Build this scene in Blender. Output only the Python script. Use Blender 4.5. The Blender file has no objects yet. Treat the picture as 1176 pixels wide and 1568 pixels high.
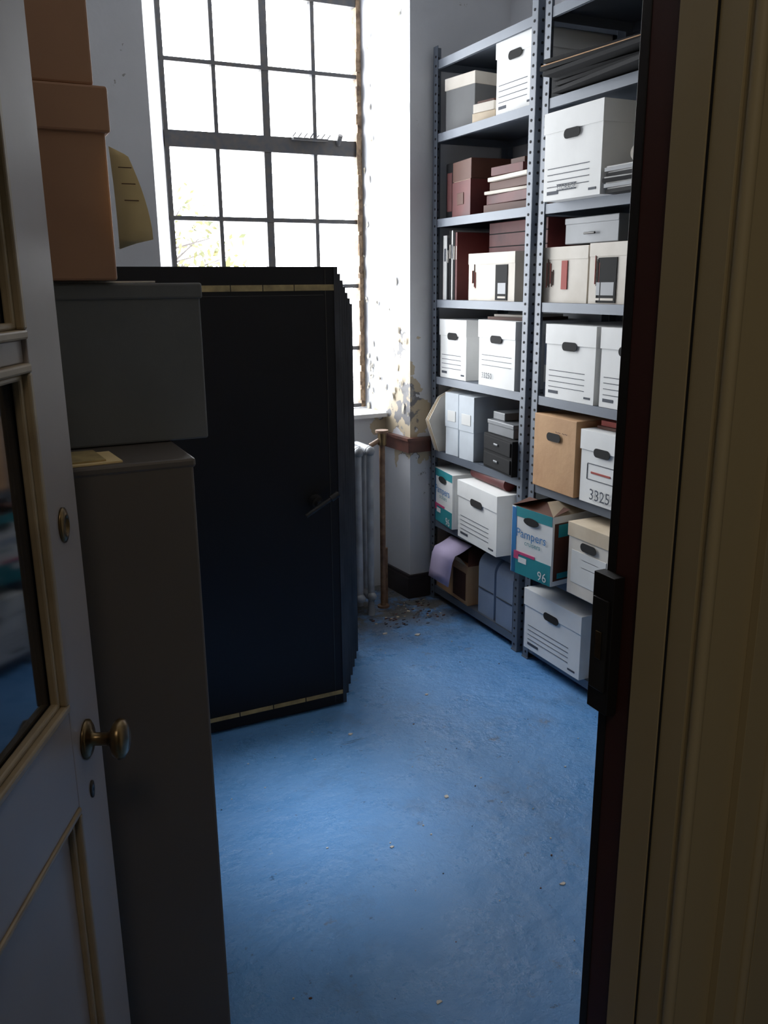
import bpy, math, random
from mathutils import Vector, Matrix
random.seed(7)
sc = bpy.context.scene

# ------------------------------------------------------------------ materials
def c(r, g, b):
    f = lambda v: (v/255/12.92) if v/255 <= 0.04045 else ((v/255+0.055)/1.055)**2.4
    return (f(r), f(g), f(b), 1)

def mat(name, col, rough=0.6, col2=None, nscale=6.0, namt=0.5, bump=0.0, bscale=40, metal=0.0, spec=0.5, stretch=None):
    m = bpy.data.materials.new(name); m.use_nodes = True
    nt = m.node_tree; b = nt.nodes['Principled BSDF']
    b.inputs['Roughness'].default_value = rough
    b.inputs['Metallic'].default_value = metal
    b.inputs['Specular IOR Level'].default_value = spec
    tc = nt.nodes.new('ShaderNodeTexCoord')
    vec = tc.outputs['Object']
    if stretch:
        mp = nt.nodes.new('ShaderNodeMapping'); mp.inputs['Scale'].default_value = stretch
        nt.links.new(vec, mp.inputs['Vector']); vec = mp.outputs['Vector']
    if col2 is None:
        col2 = (col[0]*0.78, col[1]*0.78, col[2]*0.78, 1)
    n = nt.nodes.new('ShaderNodeTexNoise'); n.inputs['Scale'].default_value = nscale; n.inputs['Detail'].default_value = 6
    nt.links.new(vec, n.inputs['Vector'])
    r = nt.nodes.new('ShaderNodeValToRGB')
    r.color_ramp.elements[0].position = 0.5-namt*0.3; r.color_ramp.elements[1].position = 0.5+namt*0.4
    r.color_ramp.elements[0].color = col; r.color_ramp.elements[1].color = col2
    nt.links.new(n.outputs['Fac'], r.inputs['Fac']); nt.links.new(r.outputs['Color'], b.inputs['Base Color'])
    if bump > 0:
        n2 = nt.nodes.new('ShaderNodeTexNoise'); n2.inputs['Scale'].default_value = bscale; n2.inputs['Detail'].default_value = 4
        nt.links.new(vec, n2.inputs['Vector'])
        bp = nt.nodes.new('ShaderNodeBump'); bp.inputs['Strength'].default_value = bump; bp.inputs['Distance'].default_value = 0.01
        nt.links.new(n2.outputs['Fac'], bp.inputs['Height']); nt.links.new(bp.outputs['Normal'], b.inputs['Normal'])
    return m

M_white = mat('carton_white', c(240,240,238), 0.7, c(226,226,224), 5)
M_white2 = mat('carton_offwhite', c(222,214,202), 0.7, c(200,190,176), 6)
M_beige = mat('carton_beige', c(212,194,168), 0.75, c(188,168,140), 8)
M_kraft = mat('carton_kraft', c(196,152,108), 0.8, c(176,132,92), 7, bump=0.1)
M_tan = mat('boxboard_tan', c(172,126,96), 0.6, c(158,114,86), 4)
M_dkgreybox = mat('boxboard_grey', c(104,105,106), 0.75, c(93,94,95), 4, bump=0.08)
M_hole = mat('hole_dark', c(14,13,13), 0.95)
M_print = mat('print_ink', c(60,66,78), 0.8)
M_printr = mat('print_red', c(170,70,60), 0.8)
M_teal = mat('print_teal', c(30,140,150), 0.6)
M_blue = mat('print_blue', c(40,120,185), 0.6)
M_pink = mat('print_pink', c(205,70,120), 0.6)
M_black = mat('card_black', c(22,22,24), 0.85, spec=0.2)
M_maroon = mat('album_maroon', c(100,42,40), 0.6, c(72,28,30), spec=0.3)
M_brown = mat('album_brown', c(86,52,40), 0.65, spec=0.3)
M_greysteel = mat('steel_box_grey', c(112,115,119), 0.45, metal=0.1)
M_lilac = mat('paper_lilac', c(206,190,228), 0.8)
M_bluegrey = mat('doc_case_bluegrey', c(134,148,170), 0.65, c(118,132,154))
M_pale = mat('doc_case_pale', c(200,208,216), 0.65)
M_shelf = mat('shelf_steel', c(98,106,118), 0.5, c(84,92,104), 3, metal=0.15)
M_panel = mat('panel_black', c(18,17,20), 0.5, c(23,22,25), 2.5, bump=0.05, bscale=8, spec=0.25)
M_edge = mat('panel_edge', c(54,55,62), 0.45, c(24,25,31), 5)
M_tape = mat('tape_yellow', c(180,156,104), 0.6, c(130,112,74), 25)
M_metal = mat('old_metal', c(66,64,62), 0.35, metal=0.7)
M_dkmetal = mat('latch_metal', c(44,42,42), 0.5, metal=0.4)
M_brass = mat('brass_old', c(130,108,76), 0.3, c(80,66,48), 20, metal=0.9)
M_cab = mat('cabinet_steel', c(90,82,76), 0.5, c(80,73,68), 1.5, metal=0.1)
M_door = mat('door_paint', c(148,138,134), 0.4, c(138,129,126), 2, bump=0.04, bscale=14)
M_mould = mat('moulding_tan', c(152,134,106), 0.4, c(124,107,82), 12)
M_cream = mat('casing_cream', c(172,154,116), 0.5, c(156,138,102), 3, bump=0.05, stretch=(1,1,0.15))
M_jamb = mat('jamb_wood', c(66,32,25), 0.5, c(40,20,16), 12, stretch=(1,1,0.1))
M_jambk = mat('jamb_black', c(20,15,13), 0.55)
M_rail = mat('rail_wood', c(96,56,44), 0.45, c(62,36,30), 14)
M_base = mat('baseboard_dark', c(40,31,31), 0.5)
M_rad = mat('radiator_paint', c(160,164,170), 0.35, c(128,130,134), 12)
M_pipe = mat('pipe_rust', c(130,100,76), 0.55, c(90,62,44), 30)
M_frame = mat('window_steel', c(58,60,66), 0.6, c(78,72,66), 30)
M_framer = mat('window_putty', c(150,124,96), 0.8, c(78,60,46), 30, bump=0.4)
M_sill = mat('sill_paint', c(216,218,222), 0.5, c(190,190,190), 10)
M_ceil = mat('ceiling_paint', c(225,226,228), 0.8)
M_hall = mat('hall_paint', c(150,142,124), 0.8)
M_note = mat('note_paper', c(226,198,144), 0.8, c(210,182,130), 6)
M_paper = mat('paper_white', c(225,225,222), 0.8)
M_leaf = mat('tree_foliage', c(50,54,22), 0.8, c(74,68,24), 2)
M_bark = mat('tree_bark', c(50,44,42), 0.9)
M_flake = mat('plaster_flake', c(206,196,176), 0.85, c(150,146,140), 12)

def wall_mat():
    m = mat('wall_paint', c(206,207,211), 0.6, c(188,190,195), 1.5, bump=0.4, bscale=9)
    nt = m.node_tree; b = nt.nodes['Principled BSDF']
    ramp = [n for n in nt.nodes if n.type == 'VALTORGB'][0]
    tc = [n for n in nt.nodes if n.type == 'TEX_COORD'][0]
    def vm(op, a, bval):
        n = nt.nodes.new('ShaderNodeVectorMath'); n.operation = op; nt.links.new(a, n.inputs[0]); n.inputs[1].default_value = bval; return n.outputs[0]
    d = vm('SUBTRACT', tc.outputs['Object'], (1.94, 3.80, 1.02)); s = vm('MULTIPLY', d, (5.0, 2.8, 2.4))
    L = nt.nodes.new('ShaderNodeVectorMath'); L.operation = 'LENGTH'; nt.links.new(s, L.inputs[0])
    n = nt.nodes.new('ShaderNodeTexNoise'); n.inputs['Scale'].default_value = 6.5; n.inputs['Detail'].default_value = 6
    nt.links.new(tc.outputs['Object'], n.inputs['Vector'])
    a = nt.nodes.new('ShaderNodeMath'); a.operation = 'MULTIPLY_ADD'; a.inputs[1].default_value = 3.0
    nt.links.new(n.outputs['Fac'], a.inputs[0]); nt.links.new(L.outputs['Value'], a.inputs[2])
    r1 = nt.nodes.new('ShaderNodeMath'); r1.operation = 'LESS_THAN'; r1.inputs[1].default_value = 2.1
    nt.links.new(a.outputs[0], r1.inputs[0])
    mix = nt.nodes.new('ShaderNodeMix'); mix.data_type = 'RGBA'
    nt.links.new(r1.outputs[0], mix.inputs[0]); nt.links.new(ramp.outputs['Color'], mix.inputs[6])
    n3 = nt.nodes.new('ShaderNodeTexNoise'); n3.inputs['Scale'].default_value = 13; n3.inputs['Detail'].default_value = 4
    nt.links.new(tc.outputs['Object'], n3.inputs['Vector'])
    r3 = nt.nodes.new('ShaderNodeValToRGB'); r3.color_ramp.elements[0].position=0.51; r3.color_ramp.elements[1].position=0.54
    r3.color_ramp.elements[0].color = c(180,164,138); r3.color_ramp.elements[1].color = c(104,102,104)
    nt.links.new(n3.outputs['Fac'], r3.inputs['Fac']); nt.links.new(r3.outputs['Color'], mix.inputs[7])
    n4 = nt.nodes.new('ShaderNodeTexNoise'); n4.inputs['Scale'].default_value = 7; n4.inputs['Detail'].default_value = 8; n4.inputs['Roughness'].default_value = 0.68
    nt.links.new(tc.outputs['Object'], n4.inputs['Vector'])
    r4 = nt.nodes.new('ShaderNodeMath'); r4.operation = 'GREATER_THAN'; r4.inputs[1].default_value = 0.66; nt.links.new(n4.outputs['Fac'], r4.inputs[0])
    mix2 = nt.nodes.new('ShaderNodeMix'); mix2.data_type = 'RGBA'
    nt.links.new(r4.outputs[0], mix2.inputs[0]); nt.links.new(mix.outputs[2], mix2.inputs[6]); mix2.inputs[7].default_value = c(140,138,134)
    nt.links.new(mix2.outputs[2], b.inputs['Base Color'])
    return m
M_wall = wall_mat()

def floor_mat():
    m = bpy.data.materials.new('floor_blue_paint'); m.use_nodes = True
    nt = m.node_tree; b = nt.nodes['Principled BSDF']
    tc = nt.nodes.new('ShaderNodeTexCoord')
    def noise(s, d=8, r=0.6, vec=None):
        n = nt.nodes.new('ShaderNodeTexNoise'); n.inputs['Scale'].default_value = s; n.inputs['Detail'].default_value = d; n.inputs['Roughness'].default_value = r
        nt.links.new(vec or tc.outputs['Object'], n.inputs['Vector']); return n
    def ramp(src, p0, p1, c0, c1):
        r = nt.nodes.new('ShaderNodeValToRGB'); r.color_ramp.elements[0].position = p0; r.color_ramp.elements[1].position = p1
        r.color_ramp.elements[0].color = c0; r.color_ramp.elements[1].color = c1
        nt.links.new(src, r.inputs['Fac']); return r
    cur = ramp(noise(1.3).outputs['Fac'], 0.3, 0.7, c(86,142,204), c(102,158,218)).outputs['Color']
    def layer(fac, col):
        nonlocal cur
        mx = nt.nodes.new('ShaderNodeMix'); mx.data_type = 'RGBA'
        nt.links.new(fac, mx.inputs[0]); nt.links.new(cur, mx.inputs[6]); mx.inputs[7].default_value = col; cur = mx.outputs[2]
    g = lambda v: (v, v, v, 1)
    layer(ramp(noise(2.3, 10, 0.68).outputs['Fac'], 0.55, 0.68, g(0), g(0.45)).outputs['Color'], c(84,112,146))
    layer(ramp(noise(4.1, 10, 0.75).outputs['Fac'], 0.62, 0.68, g(0), g(0.7)).outputs['Color'], c(104,106,110))
    layer(ramp(noise(19, 7, 0.7).outputs['Fac'], 0.635, 0.665, g(0), g(0.6)).outputs['Color'], c(54,74,102))
    layer(ramp(noise(9, 9, 0.75).outputs['Fac'], 0.65, 0.68, g(0), g(0.5)).outputs['Color'], c(168,188,212))
    mp = nt.nodes.new('ShaderNodeMapping'); mp.inputs['Rotation'].default_value = (0,0,0.7); mp.inputs['Scale'].default_value = (1,9,1)
    nt.links.new(tc.outputs['Object'], mp.inputs['Vector'])
    layer(ramp(noise(3.2, 8, 0.7, mp.outputs['Vector']).outputs['Fac'], 0.66, 0.69, g(0), g(0.6)).outputs['Color'], c(60,76,100))
    sp = nt.nodes.new('ShaderNodeSeparateXYZ'); nt.links.new(tc.outputs['Object'], sp.inputs[0])
    mr = nt.nodes.new('ShaderNodeMapRange'); mr.inputs[1].default_value = 3.15; mr.inputs[2].default_value = 3.55; nt.links.new(sp.outputs[1], mr.inputs[0])
    ml = nt.nodes.new('ShaderNodeMath'); ml.operation = 'MULTIPLY'; nt.links.new(mr.outputs[0], ml.inputs[0])
    nt.links.new(ramp(noise(7, 8, 0.7).outputs['Fac'], 0.34, 0.52, g(0), g(1)).outputs['Color'], ml.inputs[1])
    layer(ml.outputs[0], c(86,84,82))
    nt.links.new(cur, b.inputs['Base Color'])
    rr = ramp(noise(4.5, 8, 0.7).outputs['Fac'], 0.42, 0.58, g(0.22), g(0.5))
    nt.links.new(rr.outputs['Color'], b.inputs['Roughness'])
    bp = nt.nodes.new('ShaderNodeBump'); bp.inputs['Strength'].default_value = 0.8; bp.inputs['Distance'].default_value = 0.016
    nt.links.new(noise(11, 8, 0.65).outputs['Fac'], bp.inputs['Height']); nt.links.new(bp.outputs['Normal'], b.inputs['Normal'])
    return m
M_floor = floor_mat()

M_glass = bpy.data.materials.new('door_glass'); M_glass.use_nodes = True
_b = M_glass.node_tree.nodes['Principled BSDF']
_b.inputs['Base Color'].default_value = c(20,24,30); _b.inputs['Roughness'].default_value = 0.06

# ------------------------------------------------------------------ mesh builder
class MB:
    def __init__(s): s.v=[]; s.f=[]; s.fm=[]; s.mats=[]; s.sm=[]
    def mi(s, m):
        if m not in s.mats: s.mats.append(m)
        return s.mats.index(m)
    def add(s, vs, fs, m, T=None, smooth=False):
        o=len(s.v); i=s.mi(m)
        for p in vs:
            p=Vector(p); s.v.append(T@p if T else p)
        for f in fs: s.f.append([o+k for k in f]); s.fm.append(i); s.sm.append(smooth)
    def box(s,x0,x1,y0,y1,z0,z1,m,T=None):
        vs=[(x0,y0,z0),(x1,y0,z0),(x1,y1,z0),(x0,y1,z0),(x0,y0,z1),(x1,y0,z1),(x1,y1,z1),(x0,y1,z1)]
        s.add(vs,[(0,3,2,1),(4,5,6,7),(0,1,5,4),(1,2,6,5),(2,3,7,6),(3,0,4,7)],m,T)
    def prism(s,pts,z0,z1,m,T=None,smooth=False):
        n=len(pts)
        vs=[(p[0],p[1],z0) for p in pts]+[(p[0],p[1],z1) for p in pts]
        fs=[tuple(reversed(range(n))),tuple(range(n,2*n))]
        s.add(vs,fs,m,T)
        s.add(vs,[(i,(i+1)%n,n+(i+1)%n,n+i) for i in range(n)],m,T,smooth)
    def cyl(s,p0,p1,r,m,n=14,r1=None,T=None):
        p0=Vector(p0);p1=Vector(p1);r1=r if r1 is None else r1
        q=(p1-p0).to_track_quat('Z','Y').to_matrix()
        vs=[];
        for P,R in((p0,r),(p1,r1)):
            for k in range(n):
                a=2*math.pi*k/n; vs.append(P+q@Vector((math.cos(a)*R,math.sin(a)*R,0)))
        s.add(vs,[(i,(i+1)%n,n+(i+1)%n,n+i) for i in range(n)],m,T,True)
        s.add(vs,[tuple(reversed(range(n))),tuple(range(n,2*n))],m,T)
    def lathe(s,prof,m,T,n=20):
        vs=[];k=len(prof)
        for j in range(n):
            a=2*math.pi*j/n
            for r,z in prof: vs.append((r*math.cos(a),r*math.sin(a),z))
        fs=[]
        for j in range(n):
            for i in range(k-1):
                a=j*k+i;b=((j+1)%n)*k+i
                fs.append((a,b,b+1,a+1))
        s.add(vs,fs,m,T,True)
    def text(s,txt,size,m,T):
        try:
            cu=bpy.data.curves.new('t','FONT');cu.body=txt;cu.size=size;cu.align_x='CENTER';cu.align_y='CENTER';cu.resolution_u=2
            o=bpy.data.objects.new('t',cu);sc.collection.objects.link(o)
            bpy.context.view_layer.update()
            me=bpy.data.meshes.new_from_object(o.evaluated_get(bpy.context.evaluated_depsgraph_get()))
            s.add([v.co.copy() for v in me.vertices],[tuple(p.vertices) for p in me.polygons],m,T)
            bpy.data.objects.remove(o,do_unlink=True)
        except Exception as e: print('text',e)
    def obj(s,name,loc=(0,0,0),rz=0,bevel=0.0,parent=None):
        me=bpy.data.meshes.new(name);me.from_pydata([tuple(v) for v in s.v],[],s.f)
        for m in s.mats: me.materials.append(m)
        for p,i,q in zip(me.polygons,s.fm,s.sm): p.material_index=i;p.use_smooth=q
        me.update()
        o=bpy.data.objects.new(name,me);sc.collection.objects.link(o)
        o.location=loc;o.rotation_euler=(0,0,rz)
        if bevel>0:
            b=o.modifiers.new('b','BEVEL');b.width=bevel;b.segments=2;b.limit_method='ANGLE';b.angle_limit=math.radians(50)
        if parent: o.parent=parent
        return o

# front-face text transform: front at local x=0 facing -X ; viewer's right = -Y
def FT(y,z,x=-0.003,roll=0):
    Mx=Matrix(((0,0,-1,x),(-1,0,0,y),(0,1,0,z),(0,0,0,1)))
    return Mx@Matrix.Rotation(roll,4,'Z')

# ------------------------------------------------------------------ room shell
b=MB(); b.box(-0.4,2.6,0.5,4.35,-0.1,0,M_floor); b.box(-1.6,2.6,-2.2,0.5,-0.1,0,M_floor); b.obj('floor')
b=MB(); b.box(-1.6,2.6,-2.2,4.35,3.3,3.4,M_ceil); b.obj('ceiling')
b=MB(); b.box(-0.4,-0.3,0.62,3.76,0,3.3,M_wall); b.obj('wall_left')
b=MB(); b.box(2.48,2.6,0.62,3.76,0,3.3,M_wall); b.obj('wall_right')
b=MB()
b.prism([(-0.4,3.76),(0.776,3.76),(0.92,4.2),(0.92,4.35),(-0.4,4.35)],0,3.3,M_wall)
b.prism([(1.95,3.76),(2.6,3.76),(2.6,4.35),(1.91,4.35),(1.91,4.2)],0,3.3,M_wall)
b.prism([(0.856,4.0),(1.928,4.0),(1.91,4.2),(1.91,4.35),(0.92,4.35),(0.92,4.2)],0,0.93,M_wall)
b.prism([(0.776,3.76),(1.95,3.76),(1.91,4.2),(1.91,4.35),(0.92,4.35),(0.92,4.2)],2.93,3.3,M_wall)
for k in range(60):
    t=random.random(); z=random.uniform(0.96,2.8) if k%2 else random.gauss(1.08,0.12)
    if k%3==0: t=random.uniform(0.8,0.98)
    z=max(0.96,z); px=1.95-0.04*t; py=3.76+0.44*t; s=random.uniform(.006,.020)
    pts=[]; n=random.choice((5,6,7)); a0=random.random()*6
    for j in range(n):
        a=a0+2*math.pi*j/n; r=s*random.uniform(.5,1.2)
        pts.append((px-0.003-random.uniform(0,.008),py+r*math.cos(a)*0.8,z+r*math.sin(a)*1.4))
    b.add(pts,[tuple(range(n))],M_flake)
b.obj('wall_back')
b=MB(); b.box(-1.6,-0.262,0.5,0.62,0,3.3,M_hall); b.box(0.62,2.6,0.53,0.64,0,3.3,M_hall); b.box(-0.262,0.62,0.5,0.62,2.16,3.3,M_hall); b.obj('wall_front')
b=MB(); b.box(-1.7,-1.6,-2.2,0.5,0,3.3,M_hall); b.obj('wall_hall_left')
b=MB(); b.box(2.5,2.6,-2.2,0.53,0,3.3,M_hall); b.obj('wall_hall_right')
b=MB(); b.box(-1.6,2.6,-2.3,-2.2,0,3.3,M_hall); b.obj('wall_hall_rear')

# sill + rail + baseboards
b=MB(); b.prism([(0.845,3.965),(1.925,3.965),(1.908,4.22),(0.925,4.22)],0.93,0.95,M_sill); b.obj('trim_window_sill',bevel=0.006)
b=MB()
for z0,z1,d in((0.775,0.835,0.018),(0.835,0.85,0.028)):
    b.prism([(1.95-d,3.76-d),(2.47,3.76-d),(2.47,3.759),(1.951,3.759),(1.93,3.99),(1.93-d,3.99)],z0,z1,M_rail)
b.obj('trim_wall_rail',bevel=0.004)
b=MB()
for z0,z1,d in((0,0.11,0.02),(0.11,0.125,0.014)):
    b.prism([(1.95-d,3.76-d),(2.47,3.76-d),(2.47,3.759),(1.951,3.759),(1.93,3.99),(1.93-d,3.99)],z0,z1,M_base)
b.obj('baseboard_back',bevel=0.004)
b=MB(); b.box(2.468,2.479,0.65,3.7,0,0.12,M_base); b.obj('baseboard_right')

# ------------------------------------------------------------------ window
b=MB(); X0,X1=0.925,1.905; Z0,Z1=0.955,2.92; Y=4.22
b.box(X0,X0+0.02,Y-0.02,Y+0.03,Z0,Z1,M_frame); b.box(X1-0.022,X1,Y-0.025,Y+0.03,Z0,Z1,M_framer)
b.box(X0,X1,Y-0.02,Y+0.03,Z0,Z0+0.02,M_frame); b.box(X0,X1,Y-0.02,Y+0.03,Z1-0.04,Z1,M_frame)
w=(X1-X0)/4
for i in(1,2,3):
    t=0.018 if i==2 else 0.0095
    b.box(X0+w*i-t,X0+w*i+t,Y-0.015,Y+0.02,Z0,Z1,M_frame)
for z,t in((2.575,0.009),(2.245,0.036),(1.90,0.010),(1.585,0.010),(1.268,0.010)):
    b.box(X0,X1,Y-0.018,Y+0.022,z-t,z+t,M_frame)
for k in range(40):
    z=Z0+0.03+random.uniform(0,1.85); s=random.uniform(.004,.012)
    b.prism([(X1-0.022-s*random.uniform(.6,1.1),Y-0.034),(X1-0.012,Y-0.037),(X1-0.008,Y-0.024),(X1-0.03,Y-0.024)],z,z+random.uniform(.02,.09),M_framer)
b.box(X0+w*2+0.12,X0+w*2+0.30,Y-0.05,Y-0.018,2.268,2.279,M_frame); b.cyl((X0+w*3+0.12,Y-0.05,2.30),(X0+w*3+0.12,Y-0.018,2.26),0.012,M_frame)
for k in range(7):
    x=X0+w*2+0.12+k*0.03; b.cyl((x,Y-0.04,2.282),(x+0.02,Y-0.03,2.296+random.uniform(0,.01)),0.003,M_frame,6)
b.obj('window_1')

# ------------------------------------------------------------------ shelving
LEV=[0.07,0.43,0.79,1.155,1.52,1.885,2.255,2.56]
def shelving(y0,y1):
    root=bpy.data.objects.new('metal_shelving',None); sc.collection.objects.link(root)
    xf,xb=2.06,2.465
    for i,z in enumerate(LEV):
        b=MB()
        b.box(xf,xb,y0,y1,z-0.003,z-0.0005,M_shelf)
        b.box(xf-0.001,xf+0.003,y0,y1,z-0.036,z-0.0005,M_shelf)
        b.box(xf,xf+0.012,y0,y1,z-0.036,z-0.034,M_shelf)
        b.box(xb-0.003,xb,y0,y1,z-0.036,z-0.001,M_shelf)
        b.box(xf,xb,y0,y0+0.003,z-0.036,z-0.001,M_shelf)
        b.box(xf,xb,y1-0.003,y1,z-0.036,z-0.001,M_shelf)
        b.obj('shelf_%d'%(i+1),parent=root)
    n=0
    for yy,s in((y0,1),(y1,-1)):
        ya,yb=sorted((yy-s*0.002,yy+s*0.036))
        for xx,t in((xf,1),(xb,-1)):
            b=MB(); n+=1
            xa=xx-t*0.004
            b.box(min(xa,xa+t*0.003),max(xa,xa+t*0.003),ya,yb,0,2.62,M_shelf)
            b.box(min(xa,xa+t*0.038),max(xa,xa+t*0.038),min(yy-s*0.003,yy),max(yy-s*0.003,yy),0,2.62,M_shelf)
            if t==1:
                k=0.03
                while k<2.6:
                    b.cyl((xf-0.0055,yy+s*0.02,k),(xf-0.003,yy+s*0.02,k),0.0055,M_hole,8)
                    b.cyl((xf+0.018,yy-0.0045,k),(xf+0.018,yy+0.0045,k),0.0055,M_hole,8)
                    k+=0.038
                b.box(xf-0.008,xf+0.04,ya-0.002,yb+0.002,0,0.006,M_shelf)
            b.obj('post_%d'%n,parent=root)
shelving(2.935,3.73); shelving(1.95,2.885)

# ------------------------------------------------------------------ storage boxes
def carton(name,y,z,w,h,d=0.36,x=2.075,rz=0,m=M_white,lid=0.075,hole=0.72,lines=True,lab=None,holew=0.09,mlid=None,logo=True,stain=None):
    b=MB(); g=0.004
    b.box(0,d,-w/2+g,w/2-g,0,h-0.003,m)
    if lid: 
        b.box(-g,d+g,-w/2,w/2,h-lid,h,mlid or m)
    if hole:
        r=0.0165; pts=[]
        for k in range(9): a=math.pi/2+math.pi*k/8; pts.append((-(holew/2-r)+r*math.cos(a),r*math.sin(a)))
        for k in range(9): a=-math.pi/2+math.pi*k/8; pts.append(((holew/2-r)+r*math.cos(a),r*math.sin(a)))
        b.prism(pts,0,0.0015,M_hole,FT(0,h*hole,-g-0.0005))
    if lines:
        for k in range(4):
            zz=0.045+k*0.021
            b.box(-0.0012,0,-w*0.30,w*0.42,zz,zz+0.0025,M_print)
        if logo: b.box(-0.0012,0,w*0.22,w*0.42,0.02,0.032,M_print)
        b.box(-0.0012,0,-w*0.42,-w*0.30,0.018,0.026,M_print)
    if lab: b.text(lab[0],lab[1],lab[2],FT(lab[3],lab[4],-g-0.001,lab[5] if len(lab)>5 else 0))
    if stain:
        for (yy,zz,ww,hh,mm) in stain: b.box(-0.002,0,yy,yy+ww,zz,zz+hh,mm)
    return b.obj(name,(x,y,z),rz,bevel=0.0025)

# level 7 (2.255)
carton('lidded_archive_box',3.55,LEV[6],0.21,0.22,m=M_dkgreybox,hole=None,lines=False,lid=0.05,mlid=M_white2,rz=0.15,d=0.3,x=2.09)
b=MB(); b.box(0,0.25,-0.07,0.07,0,0.035,M_beige); b.box(-0.003,0.24,-0.065,0.062,0.036,0.07,M_white2); b.box(0.01,0.22,-0.05,0.05,0.071,0.082,M_brown)
b.obj('small_box_stack',(2.075,3.33,LEV[6]),0.2,bevel=0.002)
carton('storage_box',3.10,LEV[6],0.27,0.285,rz=0.02)
# level 6 (1.885)
b=MB(); b.box(0,0.3,-0.03,0.03,0,0.24,M_black); b.box(-0.002,0.01,-0.02,0.02,0.03,0.2,M_maroon); b.obj('record_binder',(2.10,3.65,LEV[5]),0.1,bevel=0.004)
b=MB(); b.box(0,0.3,-0.1,0.1,0,0.15,M_maroon); b.box(0.002,0.31,-0.1,0.1,0.152,0.235,M_brown); b.box(-0.003,0,-0.03,0.04,0.05,0.1,M_brown); b.box(0.004,0.3,-0.09,0.09,0.148,0.154,M_beige)
b.obj('album_box',(2.075,3.505,LEV[5]),-0.12,bevel=0.006)
b=MB(); z=0
for w_,h,mm in((0.34,0.035,M_brown),(0.35,0.04,M_maroon),(0.33,0.015,M_white2),(0.30,0.035,M_brown),(0.31,0.018,M_white2),(0.22,0.035,M_maroon)):
    o=random.uniform(-.012,.012); T=Matrix.Rotation(random.uniform(-.06,.06),4,'Z')
    b.box(0.0+o,0.27+o,-w_/2+o,w_/2+o,z,z+h-0.002,mm,T); z+=h
b.box(0.03,0.25,-0.08,0.02,z,z+0.025,M_brown)
b.obj('album_stack',(2.085,3.155,LEV[5]),0.0,bevel=0.002)
# level 5 (1.52)
b=MB(); y=0
for w_,h,mm in((0.035,0.29,M_paper),(0.012,0.28,M_black),(0.018,0.31,M_black),(0.012,0.31,M_paper),(0.016,0.30,M_black),(0.016,0.3,M_maroon)):
    b.box(0,0.26,-y-w_+0.001,-y,0,h,mm); b.box(-0.001,0.0,-y-w_*0.7,-y-w_*0.3,h*0.6,h*0.8,M_white2 if mm!=M_paper else M_print); y+=w_+0.004
b.obj('binders',(2.08,3.67,LEV[4]),0,bevel=0.002)
def slotbox(y,w,h,hx,hw,txt):
    b=MB(); b.box(0,0.3,-w/2,w/2,0,h,M_white2); b.box(-0.002,0.30,-w/2-.001,w/2+.001,h-0.045,h+0.001,M_white2)
    b.box(-0.003,0,hx-hw/2,hx+hw/2,0.004,h-0.05,M_hole)
    b.box(-0.0035,-0.003,hx-hw/2+.01,hx+hw/2-.02,0.03,0.075,M_greysteel); b.box(-0.0036,-0.003,hx-hw/2+.01,hx+hw/2-.02,0.012,0.02,M_white2)
    for k in range(6 if txt else 4): b.box(-0.0035,0,w/2-0.035-k*0.008,w/2-0.0335-k*0.008,0.05+random.uniform(0,.03),h-0.04-random.uniform(0,.05),M_brown if k%3 else M_printr)
    if txt: b.box(-0.0035,0,-w*0.08,-w*0.08+0.035,0.05,h-0.05,M_printr)
    b.obj('slotted_carton',(2.075,y,LEV[4]),0,bevel=0.0025)
slotbox(3.245,0.365,0.2,-0.085,0.09,False)
slotbox(2.735,0.28,0.205,-0.2,0.01,True); slotbox(2.485,0.20,0.21,-0.0,0.1,False)
b=MB(); b.box(0,0.25,-0.22,0.22,0,0.13,M_maroon); b.box(-.002,0.24,-0.22,0.22,0.025,0.03,M_black); b.box(-.002,0.24,-0.22,0.22,0.08,0.085,M_black); b.obj('flat_file_case',(2.18,3.21,LEV[4]+0.202),0,bevel=0.003)
b=MB(); b.box(0,0.26,-0.15,0.15,0,0.09,M_greysteel); b.box(-0.003,0.263,-0.152,0.152,0.07,0.093,M_greysteel); b.cyl((-0.008,-0.03,0.035),(-0.008,0.03,0.035),0.004,M_metal); b.obj('steel_card_file',(2.085,2.6,LEV[4]+0.213),0,bevel=0.003)
# level 4 (1.155)
carton('storage_box',3.56,LEV[3],0.25,0.275)
carton('storage_box',3.155,LEV[3],0.30,0.285,rz=-0.02,x=2.055,lab=('33250',0.035,M_print,0.07,0.045),lines=False,stain=[(-0.12,0.09+k*0.022,0.24,0.002,M_print) for k in range(3)])
b=MB(); b.box(0,0.25,-0.12,0.12,0,0.012,M_brown); b.box(0.02,0.24,-0.1,0.1,0.0125,0.022,M_white2); b.obj('ledger_book',(2.1,3.16,LEV[3]+0.286),0.12)
carton('storage_box',2.60+0.055,LEV[3],0.305,0.285,x=2.06)
carton('storage_box',2.35-0.01,LEV[3],0.29,0.285,x=2.065)
b=MB(); b.box(0,0.3,-0.02,0.02,0,0.24,M_bluegrey); b.box(-.002,0.3,-0.018,0.018,0.05,0.12,M_paper); b.obj('document_case',(2.10,2.853,LEV[3]),0,bevel=0.003)
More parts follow.
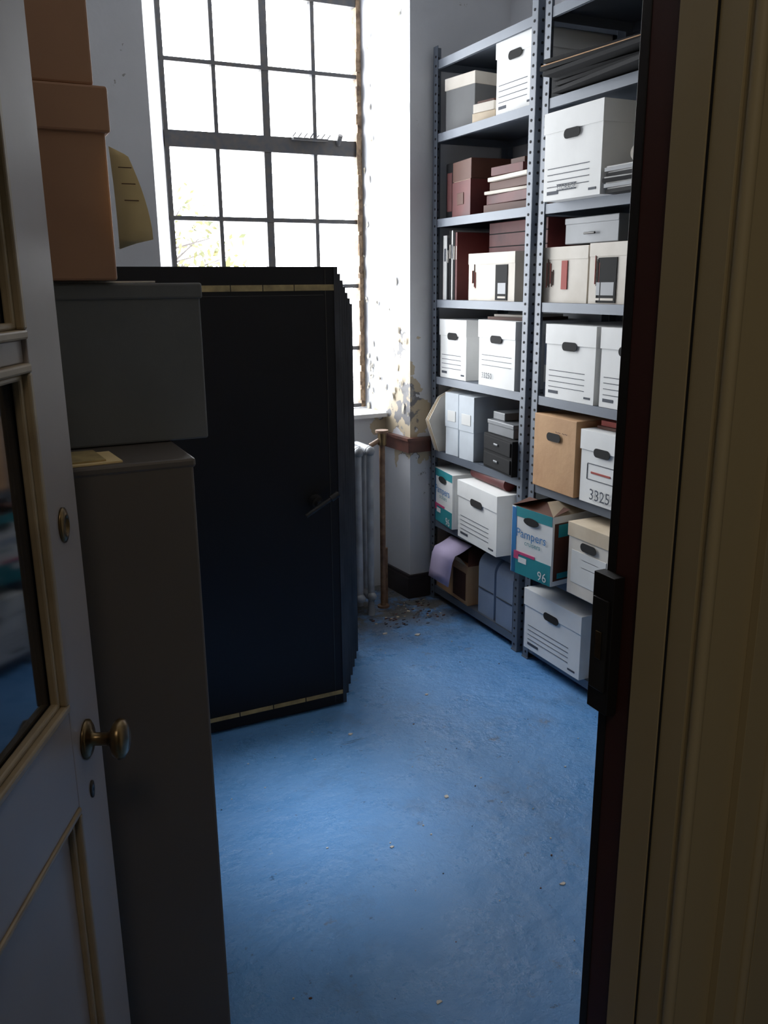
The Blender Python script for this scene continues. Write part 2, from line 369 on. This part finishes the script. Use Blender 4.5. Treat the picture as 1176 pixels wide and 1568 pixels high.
# level 3 (0.79)
def doccase(y,z,w,h,m,rz=0,x=2.09,round_top=False):
    b=MB()
    if round_top:
        pts=[(0.0,0.0),(0.25,0.0),(0.25,h)]+[(0.07-0.07*math.sin(a),h-0.07+0.07*math.cos(a)) for a in [k*math.pi/16 for k in range(0,9)]]
        T=Matrix(((1,0,0,0),(0,0,-1,w/2),(0,1,0,0),(0,0,0,1)))
        b.prism(pts,0,w,m,T)
        b.box(-0.003,0,-w/2+.004,w/2-.004,h*0.42,h*0.44,M_print)
    else:
        b.box(0,0.26,-w/2+.003,w/2-.003,0,h*0.62,m); b.box(-0.003,0.262,-w/2,w/2,h*0.45,h,m)
        b.box(-0.005,-0.003,-w*0.3,w*0.3,h*0.55,h*0.72,M_paper)
    return b.obj('document_case',(x,y,z),rz,bevel=0.003)
doccase(3.535,LEV[2],0.11,0.30,M_pale,rz=0.08,x=2.06); doccase(3.40,LEV[2],0.125,0.30,M_pale,rz=0.05,x=2.06)
# leaning folders
b=MB()
for k in range(3):
    T=Matrix.Translation((0,-0.02*k,0))@Matrix.Rotation(0.10-0.03*k,4,'X')
    b.add([(0,0,0),(0.24,0,0),(0.24,0,0.30),(0.1,0,0.32),(0.0,0,0.27),(-0.06,0,0.16)],[(0,1,2,3,4,5)],M_white2 if k!=1 else M_beige,T)
o=b.obj('leaning_folders',(2.05,3.685,LEV[2])); sm=o.modifiers.new('s','SOLIDIFY'); sm.thickness=0.003
b=MB(); b.box(0,0.28,-0.14,0.14,0,0.155,M_black)
for (zz) in(0.01,0.085):
    b.box(-0.006,0,-0.13,0.13,zz,zz+0.062,M_black); b.box(-0.012,-0.006,-0.02,0.02,zz+0.03,zz+0.04,M_greysteel)
b.obj('card_drawer_cabinet',(2.05,3.12,LEV[2]),-0.12,bevel=0.003)
b=MB(); b.box(0,0.25,-0.11,0.11,0,0.055,M_greysteel); b.box(-.003,0.25,-0.112,0.112,0.04,0.06,M_greysteel); b.box(0.02,0.2,-0.0,0.1,0.061,0.095,M_greysteel); b.obj('steel_cash_box',(2.07,3.13,LEV[2]+0.157),-0.05,bevel=0.003)
carton('cardboard_carton',2.71,LEV[2],0.285,0.30,m=M_kraft,lid=None,lines=False,x=2.045,rz=-0.02,lab=('~~ ~~',0.03,M_brown,-0.05,0.24))
carton('storage_box',2.425,LEV[2],0.25,0.275,x=2.05,rz=0.0,lab=('3325',0.06,M_print,0.0,0.035),lines=False,stain=[(-0.09,0.09,0.17,0.003,M_print),(-0.09,0.15,0.17,0.003,M_print),(-0.09,0.09,0.003,0.06,M_print),(0.08,0.09,0.003,0.06,M_print),(-0.05,0.115,0.11,0.008,M_printr)])
b=MB(); b.box(0,0.25,-0.10,0.10,0,0.01,M_brown); b.box(0.01,0.25,-0.09,0.09,0.011,0.03,M_printr); b.obj('ledger_book',(2.1,2.42,LEV[2]+0.277),0.03)
# level 2 (0.43)
def diaper(y,z,w,h,d,x,rz,openf):
    b=MB(); b.box(0,d,-w/2,w/2,0,h,M_white)
    e=0.0012
    b.box(-e,0,-w/2+.004,w/2-.004,0.0,h*0.30,M_teal); b.box(-e,0,-w/2+.004,w/2-.1*w,h*0.86,h,M_teal)
    b.box(-e,0,w/2-0.03,w/2-.003,0.0,h*0.98,M_blue); b.box(-2*e,0,-w*0.1,w*0.32,h*0.30,h*0.34,M_pink)
    b.box(-2*e,0,w*0.1,w*0.3,h*0.18,h*0.26,M_white); b.box(-2*e,0,w*.3,w*.42,h*.22,h*.34,M_pink)
    b.text('Pampers',0.052,M_blue,FT(-0.0,h*0.62,-0.003)); b.text('cruisers',0.03,M_teal,FT(-0.01,h*0.5,-0.003))
    b.text('96',0.055,M_white,FT(-w*0.3,h*0.09,-0.004))
    b.box(0.01,d-0.01,-w/2-e,-w/2,0.02,h*0.9,M_brown if openf else M_white); b.box(0.03,d*.6,-w/2-2*e,-w/2,h*.7,h*.88,M_teal); b.box(0.03,d*.4,-w/2-2*e,-w/2,h*.1,h*.18,M_teal)
    pts=[(0.045*math.cos(a),0.017*math.sin(a)) for a in [k*math.pi/9 for k in range(18)]]
    b.prism(pts,0,0.002,M_hole,FT(0,h*0.83,-0.0035))
    if openf:
        b.add([(0,-w/2,h),(0,w/2,h),(0.09,w/2,h+0.02),(0.09,-w/2,h+0.02)],[(0,1,2,3)],M_brown)
        b.add([(0,-w/2,h),(d,-w/2,h),(d,-w/2+0.07,h+0.035),(0.04,-w/2+0.08,h+0.04)],[(0,1,2,3)],M_beige)
        b.add([(0,w/2,h),(d,w/2,h),(d,w/2-0.1,h+0.035),(0,w/2-0.1,h+0.035)],[(0,1,2,3)],M_brown)
    b.obj('diaper_carton',(x,y,z),rz)
diaper(3.60,LEV[1],0.24,0.27,0.32,2.05,-0.12,False)
carton('storage_box',3.20,LEV[1],0.375,0.275,x=2.0,d=0.40,rz=-0.06,holew=0.11)
b=MB(); b.cyl((0.1,-0.15,0.03),(0.1,0.16,0.03),0.03,M_maroon,16); b.cyl((0.17,-0.13,0.03),(0.17,0.16,0.03),0.028,M_kraft,16); b.obj('mailing_tubes',(1.99,3.22,LEV[1]+0.277),-0.06)
diaper(2.72,LEV[1],0.245,0.285,0.3,1.96,0.10,True)
carton('cardboard_carton',2.41,LEV[1],0.25,0.285,x=2.0,m=M_white2,lid=0.055,mlid=M_beige,lines=False,stain=[(-0.10,0.05,0.2,0.13,M_paper),(-0.06,0.15,0.1,0.004,M_lilac),(-0.06,0.12,0.1,0.004,M_lilac)])
# level 1 (0.07)
b=MB(); b.box(0,0.3,-0.17,0.17,0,0.2,M_kraft)
b.add([(0,-0.17,0.2),(0,0.17,0.2),(-0.05,0.15,0.235),(-0.04,-0.16,0.25)],[(0,1,2,3)],M_kraft)
b.add([(0,-0.17,0.2),(0.3,-0.17,0.2),(0.28,-0.1,0.26),(0.03,-0.12,0.27)],[(0,1,2,3)],M_brown)
b.box(-0.002,0,-0.15,-0.02,0.02,0.16,M_brown); b.box(0.03,0.25,-0.12,0.14,0.201,0.24,M_brown)
b.obj('cardboard_carton',(2.065,3.53,LEV[0]),-0.05)
b=MB(); n=8; vs=[]
for i in range(n+1):
    t=i/n; xx=0.10-0.17*t; zz=0.275-0.05*t-0.02*math.sin(t*3)
    if t>0.5: xx=0.10-0.17*0.55-0.04*(t-0.5); zz=0.24-(t-0.5)*0.34
    for yy in(-0.10,0.10): vs.append((xx,yy+0.03*t,zz))
b.add(vs,[(2*i,2*i+1,2*i+3,2*i+2) for i in range(n)],M_lilac,smooth=True)
o=b.obj('lilac_paper',(1.995,3.49,LEV[0]+0.02)); sm=o.modifiers.new('s','SOLIDIFY'); sm.thickness=0.002
doccase(3.215,LEV[0],0.135,0.30,M_bluegrey,x=2.07,round_top=True); doccase(3.055,LEV[0],0.135,0.30,M_bluegrey,x=2.065,round_top=True)
carton('storage_box',2.655,LEV[0],0.385,0.27,x=2.03,d=0.40,holew=0.1,rz=0.0)
# right unit upper levels
b=MB()
for k in range(6):
    T=Matrix.Translation((0.0+0.02*(k%3)-0.010*k,-0.02*(k%2),0.016*k))@Matrix.Rotation(0.035*(k-3),4,'Z')@Matrix.Rotation(0.02*(k%3),4,'X')
    b.box(0,0.42,-0.32,0.26,0,0.013,M_black,T)
    if k==4: b.box(-0.002,0.41,-0.31,0.25,0.013,0.016,M_kraft,T)
b.obj('portfolio_stack',(2.02,2.56,LEV[6]+0.01))
carton('storage_box',2.62,LEV[5],0.33,0.30,x=2.0,d=0.40,rz=0.0,lab=('STORAGE',0.025,M_print,0.02,0.04),lid=0.07,stain=[(-0.03,0.03,0.11,0.004,M_print),(-0.03,0.05,0.11,0.003,M_print)],lines=True)
b=MB()
for k in range(5):
    T=Matrix.Translation((0.0,0,0.017*k))@Matrix.Rotation(0.06*(k%3-1),4,'Z')
    b.box(0,0.3,-0.14,0.13,0,0.012,(M_black,M_greysteel,M_black)[k%3],T); b.box(0.004,0.3,-0.13,0.125,0.012,0.0165,M_paper,T)
b.cyl((0.02,0.0,0.115),(0.2,0.03,0.115),0.026,M_white2)
b.obj('ledger_stack',(2.0,2.31,LEV[5]))

# ------------------------------------------------------------------ black display panels
root=bpy.data.objects.new('panel_rack',None); sc.collection.objects.link(root)
N=7
for k in range(N):
    t=k/(N-1)
    y=2.82+0.42*t; xr=1.178+0.237*t; h=1.655-0.135*t; z0=0.012
    b=MB(); b.box(-0.22+0.02*t,xr,y,y+0.03,z0,h,M_panel)
    b.box(xr-0.0005,xr+0.0025,y-0.001,y+0.031,z0,h,M_edge)
    b.box(xr-0.012,xr+0.0025,y-0.003,y+0.001,z0,h,M_edge)
    b.box(xr-0.045,xr-0.042,y-0.0015,y,z0+.01,h-.01,M_metal)
    if k==0:
        b.box(-0.2,xr-0.01,y-0.002,y,1.576,1.596,M_tape); b.box(-0.2,xr-0.006,y-0.002,y,0.052,0.068,M_tape)
        for q in range(7): b.box(0.36+q*0.11,0.363+q*0.11,y-0.0025,y,1.576,1.598,M_panel)
        for q in range(6): b.box(0.36+q*0.13,0.364+q*0.13,y-0.0025,y,0.05,0.07,M_panel)
        b.box(-0.2,xr-0.05,y-0.001,y,1.560,1.562,M_metal)
        b.cyl((1.075,y-0.03,0.835),(1.075,y,0.835),0.022,M_dkmetal,16,r1=0.028)
        b.cyl((1.075,y-0.05,0.835),(1.075,y-0.03,0.835),0.012,M_dkmetal)
        b.cyl((1.02,y-0.05,0.80),(1.14,y-0.05,0.865),0.008,M_dkmetal)
        b.cyl((1.115,y-0.05,0.852),(1.145,y-0.05,0.868),0.013,M_dkmetal)
    b.obj('leaf_%d'%(k+1),bevel=0.0015,parent=root)
b=MB(); b.box(-0.22,-0.16,2.80,3.29,0,0.012,M_metal); b.box(0.9,1.1,2.86,3.2,0,0.012,M_metal); b.obj('foot',parent=root)

# ------------------------------------------------------------------ file cabinet and boxes at left
root=bpy.data.objects.new('filing_cabinet',None); sc.collection.objects.link(root)
b=MB(); b.box(-0.06,0.330,1.447,2.10,0.0,1.31,M_cab); b.box(-0.062,0.334,1.445,2.102,1.295,1.312,M_cab); b.obj('body',bevel=0.005,parent=root)
b=MB()
for k in range(4):
    z=0.06+k*0.306; b.box(0.328,0.3335,1.47,2.08,z,z+0.298,M_cab); b.box(0.333,0.336,1.7,1.8,z+0.2,z+0.21,M_brass); b.box(0.333,0.337,1.72,1.83,z+0.13,z+0.145,M_brass)
o=b.obj('drawers',parent=root)
b=MB(); T=Matrix.Rotation(0.08,4,'Z')
b.box(-0.13,0.115,-0.0,0.10,0,0.003,M_note,T); b.box(-0.11,0.09,0.01,0.11,0.0035,0.006,M_tape,T)
b.obj('manila_folder',(0.1,1.452,1.3125))
b=MB(); b.box(-0.03,0.402,1.62,1.99,1.3135,1.60,M_dkgreybox); b.box(-0.034,0.406,1.616,1.994,1.575,1.603,M_dkgreybox); b.obj('grey_storage_box',bevel=0.004)
b=MB(); b.box(0.02,0.33,1.66,1.94,1.604,1.607,M_paper); b.obj('paper_sheets')
def lidbox(z0,h,xr,lid,nm):
    b=MB(); b.box(-0.08,xr-0.008,1.60,1.90,z0,z0+h-0.004,M_tan); b.box(-0.088,xr,1.592,1.908,z0+h-lid,z0+h,M_tan); b.obj(nm,bevel=0.004)
lidbox(1.608,0.31,0.262,0.072,'brown_archive_box'); lidbox(1.919,0.31,0.250,0.072,'brown_archive_box')
# curled paper tag hanging from box
b=MB(); n=10; vs=[]
for i in range(n+1):
    t=i/n; zz=1.825-0.165*t; xl=0.256+0.004*t; xr=0.270+0.048*math.sin(min(1,0.15+t)*1.3)
    yl=1.592-0.010*math.sin(t*3)
    for s,xx in enumerate((xl,(xl+xr)/2,xr)): vs.append((xx,yl-0.004*s,zz+(0.010*s if i==n else 0)-(0.006*s if i==0 else 0)))
b.add(vs,[(3*i+j,3*i+j+1,3*i+j+4,3*i+j+3) for i in range(n) for j in(0,1)],M_note,smooth=True)
for q in range(3):
    z=1.79-q*0.026; b.box(0.266+q*0.003,0.288+q*0.004,1.5745-0.003*(q==1),1.575-0.003*(q==1),z,z+0.0015,M_brown)
o=b.obj('paper_tag'); sm=o.modifiers.new('s','SOLIDIFY'); sm.thickness=0.001

# ------------------------------------------------------------------ door (open inward)
yaw=math.radians(25.6); W=0.77
ang=math.pi/2-yaw
door=bpy.data.objects.new('door_1',None); sc.collection.objects.link(door)
door.location=(-0.213,0.60,0); door.rotation_euler=(0,0,ang)
b=MB(); th=0.042; H=2.12; z0=0.012
b.box(0,0.115,0,th,z0,H,M_door); b.box(W-0.115,W,0,th,z0,H,M_door)
for za,zb in((z0,0.2),(0.86,1.015),(H-0.12,H)): b.box(0.115,W-0.115,0,th,za,zb,M_door)
b.box(0.115,W-0.115,0.014,th-0.014,0.2,0.86,M_door)
b.box(0.115,W-0.115,0.006,th-0.006,1.505,1.535,M_door)
b.obj('slab',parent=door,bevel=0.002)
b=MB()
def mould(za,zb,w,d):
    xa,xb=0.115,W-0.115
    for s in(0,1):
        y0,y1=((0.0-0.004),d) if s==0 else (th-d,th+0.004)
        b.box(xa,xb,y0,y1,za,za+w,M_mould); b.box(xa,xb,y0,y1,zb-w,zb,M_mould); b.box(xa,xa+w,y0,y1,za+w,zb-w,M_mould); b.box(xb-w,xb,y0,y1,za+w,zb-w,M_mould)
        y0,y1=(0.005,d+.003) if s==0 else (th-d-.003,th-0.005)
        w2=w+0.009
        b.box(xa+w,xb-w,y0,y1,za+w,za+w2,M_mould); b.box(xa+w,xb-w,y0,y1,zb-w2,zb-w,M_mould); b.box(xa+w,xa+w2,y0,y1,za+w,zb-w,M_mould); b.box(xb-w2,xb-w,y0,y1,za+w,zb-w,M_mould)
mould(0.2,0.86,0.010,0.013); mould(1.015,1.505,0.012,0.014); mould(1.535,H-0.12,0.012,0.014)
b.obj('mouldings',parent=door,bevel=0.003)
b=MB(); b.box(0.13,W-0.13,0.018,0.023,1.03,1.49,M_glass); b.box(0.13,W-0.13,0.018,0.023,1.55,H-0.135,M_glass); b.obj('glass',parent=door)
b=MB(); kx=W-0.062
T=Matrix.Translation((kx,0,0.94))@Matrix.Rotation(math.radians(90),4,'X')
b.lathe([(0,0.0),(0.027,0.0),(0.027,0.003),(0.022,0.007),(0.012,0.009),(0.009,0.012),(0.009,0.032),(0.014,0.038),(0.024,0.043),(0.0275,0.05),(0.026,0.057),(0.018,0.062),(0,0.064)],M_brass,T@Matrix.Scale(1.15,4,(0,1,0)),24)
T=Matrix.Translation((kx,0,1.275))@Matrix.Rotation(math.radians(90),4,'X')
b.lathe([(0,0),(0.017,0),(0.017,0.003),(0.011,0.006),(0.008,0.006),(0.008,0.003),(0,0.003)],M_brass,T@Matrix.Scale(1.5,4,(0,1,0)),20)
T=Matrix.Translation((kx,0,0.855))@Matrix.Rotation(math.radians(90),4,'X')
b.lathe([(0,0),(0.008,0),(0.008,0.002),(0.003,0.003),(0,0.001)],M_metal,T@Matrix.Scale(1.8,4,(0,1,0)),16)
b.obj('hardware',parent=door)

# ------------------------------------------------------------------ door frame
b=MB()
b.box(0.565,0.62,0.600,0.638,0,2.14,M_jamb); b.box(0.564,0.63,0.638,0.650,0,2.14,M_jambk)
b.box(0.560,0.62,0.560,0.600,0,2.14,M_cream)
b.box(0.563,0.62,0.53,0.560,0,2.14,M_cream)
b.box(0.566,0.70,0.517,0.53,0,2.2,M_cream)
b.box(0.62,0.66,0.508,0.517,0,2.2,M_cream); b.box(0.66,0.75,0.502,0.53,0,2.2,M_cream)
b.cyl((0.567,0.519,0),(0.567,0.519,2.2),0.006,M_cream,12); b.cyl((0.657,0.508,0),(0.657,0.508,2.2),0.006,M_cream,12)
b.box(0.5615,0.5625,0.5575,0.5605,0,2.14,M_hole)
b.box(-0.235,0.62,0.51,0.598,2.14,2.16,M_cream); b.box(-0.26,-0.233,0.5,0.598,0,2.16,M_cream)
b.obj('trim_door_frame',bevel=0.003)
b=MB(); b.box(0.550,0.5635,0.622,0.653,1.165,1.315,M_jambk); b.box(0.547,0.550,0.626,0.649,1.19,1.29,M_metal); b.box(0.5455,0.547,0.632,0.641,1.225,1.255,M_brass); b.obj('lock_keeper',bevel=0.003)

# ------------------------------------------------------------------ radiator
b=MB()
xs=1.665
while xs>0.93:
    for y in(3.63,3.70,3.77):
        b.cyl((xs,y,0.10),(xs,y,0.83),0.017,M_rad,12)
    for z in(0.10,0.83):
        b.cyl((xs,3.63,z),(xs,3.77,z),0.024,M_rad,12)
        for y in(3.62,3.78):
            T=Matrix.Translation((xs,y,z)); b.lathe([(0,-0.024),(0.017,-0.017),(0.024,0),(0.017,0.017),(0,0.024)],M_rad,T,12)
    for z in(0.10,0.83): b.cyl((xs-0.03,3.70,z),(xs+0.03,3.70,z),0.016,M_rad,10)
    xs-=0.06
for x in(1.665,0.945):
    for y in(3.63,3.77): b.cyl((x,y,0),(x,y,0.09),0.019,M_rad,10,r1=0.014)
b.obj('radiator')
b=MB(); b.cyl((1.765,3.70,0),(1.765,3.70,0.86),0.014,M_pipe,14); b.cyl((1.765,3.70,0.84),(1.765,3.70,0.90),0.022,M_brass,14); b.cyl((1.765,3.70,0.90),(1.765,3.70,0.912),0.032,M_pipe,14); b.cyl((1.70,3.70,0.84),(1.765,3.70,0.87),0.012,M_pipe,12); b.cyl((1.80,3.74,0),(1.80,3.74,0.30),0.010,M_pipe); b.cyl((1.765,3.7,0),(1.765,3.7,0.01),0.03,M_pipe,16)
b.obj('radiator_pipe')

# ------------------------------------------------------------------ floor debris
b=MB()
def chip(x,y,s,m):
    if y>2.72 and x<1.5: return
    if y>3.58 and x<1.83: return
    n=random.choice((4,5,6)); pts=[]
    a0=random.uniform(0,6)
    for k in range(n):
        a=a0+2*math.pi*k/n; r=s*random.uniform(0.5,1.1); pts.append((x+r*math.cos(a),y+r*math.sin(a)*0.7))
    b.prism(pts,0.0,random.uniform(0.001,0.003)+s*0.1,m)
for k in range(90):
    chip(random.uniform(0.5,2.0),random.uniform(0.9,3.4),random.uniform(0.0015,0.005),random.choice((M_white2,M_paper,M_brown,M_print)))
for k in range(140):
    chip(random.uniform(1.6,2.0),3.36+0.36*random.random()**0.5,random.uniform(0.003,0.012),random.choice((M_beige,M_brown,M_brown,M_print,M_brown,M_base)))
for (x,y,s) in((1.22,2.1,0.011),(0.95,1.95,0.008),(1.3,1.6,0.010),(1.1,2.6,0.012),(1.5,2.75,0.008),(0.8,1.4,0.008),(1.75,3.3,0.018),(1.62,3.38,0.015)): chip(x,y,s,M_white2)
b.obj('paint_chips')

# ------------------------------------------------------------------ outdoors
b=MB()
b.cyl((3.6,18,-6),(3.6,18,2.2),0.22,M_bark,8,r1=0.1)
for k in range(26):
    a=random.uniform(0,6.28); p=Vector((3.6,18,random.uniform(0.3,2.2))); q=p+Vector((math.cos(a)*random.uniform(.5,1.9),math.sin(a)*1.2,random.uniform(.2,.9)))
    b.cyl(p,q,0.035,M_bark,6,r1=0.01)
    for j in range(34):
        r=q+Vector((random.gauss(0,.4),random.gauss(0,.4),random.gauss(0,.3))); s=random.uniform(.05,.12); T=Matrix.Translation(r)@Matrix.Rotation(random.uniform(0,6),4,Vector((random.random(),random.random(),random.random())).normalized())
        b.add([(-s,0,0),(0,-s*.5,0),(s,0,0),(0,s*.5,0)],[(0,1,2,3)],M_leaf,T)
b.obj('tree')

# ------------------------------------------------------------------ lights
w=bpy.data.worlds.new('sky'); sc.world=w; w.use_nodes=True
bg=w.node_tree.nodes['Background']; bg.inputs[0].default_value=(0.93,0.967,1.0,1); bg.inputs[1].default_value=18.0
def area(name,loc,rot,sx,sy,power,col,portal=False):
    l=bpy.data.lights.new(name,'AREA'); l.shape='RECTANGLE'; l.size=sx; l.size_y=sy; l.energy=power; l.color=col
    if portal: l.cycles.is_portal=True
    o=bpy.data.objects.new(name,l); sc.collection.objects.link(o); o.location=loc; o.rotation_euler=rot; return o
area('window_portal',(1.415,4.34,1.94),(math.radians(-90),0,0),1.0,2.0,1,(1,1,1),True)
area('hall_ceiling_light',(-0.35,-0.9,3.2),(0,0,0),0.5,0.5,8,(1.0,0.87,0.70))
l=bpy.data.lights.new('added_floor_spot','SPOT'); l.energy=330; l.spot_size=math.radians(17); l.spot_blend=1.0; l.color=(0.88,0.94,1); l.shadow_soft_size=0.3  # added spot with no fixture in the room, makes the bright floor patch
o=bpy.data.objects.new('added_floor_spot',l); sc.collection.objects.link(o); o.location=(1.1,2.75,3.2)
o.rotation_euler=(Vector((0.82,2.16,0))-Vector(o.location)).to_track_quat('-Z','Y').to_euler()

# ------------------------------------------------------------------ camera
cd=bpy.data.cameras.new('camera'); cam=bpy.data.objects.new('camera',cd); sc.collection.objects.link(cam); sc.camera=cam
cd.sensor_fit='VERTICAL'; cd.sensor_height=36; cd.lens=1310/1568*36; cd.clip_start=0.02
R=Matrix.Rotation(-yaw,4,'Z')@Matrix.Rotation(math.radians(90-15.0),4,'X')@Matrix.Rotation(math.radians(-0.5),4,'Z')
cam.matrix_world=Matrix.Translation((0,0,1.6))@R
sc.view_settings.view_transform='Standard'
sc.view_settings.gamma=1.1
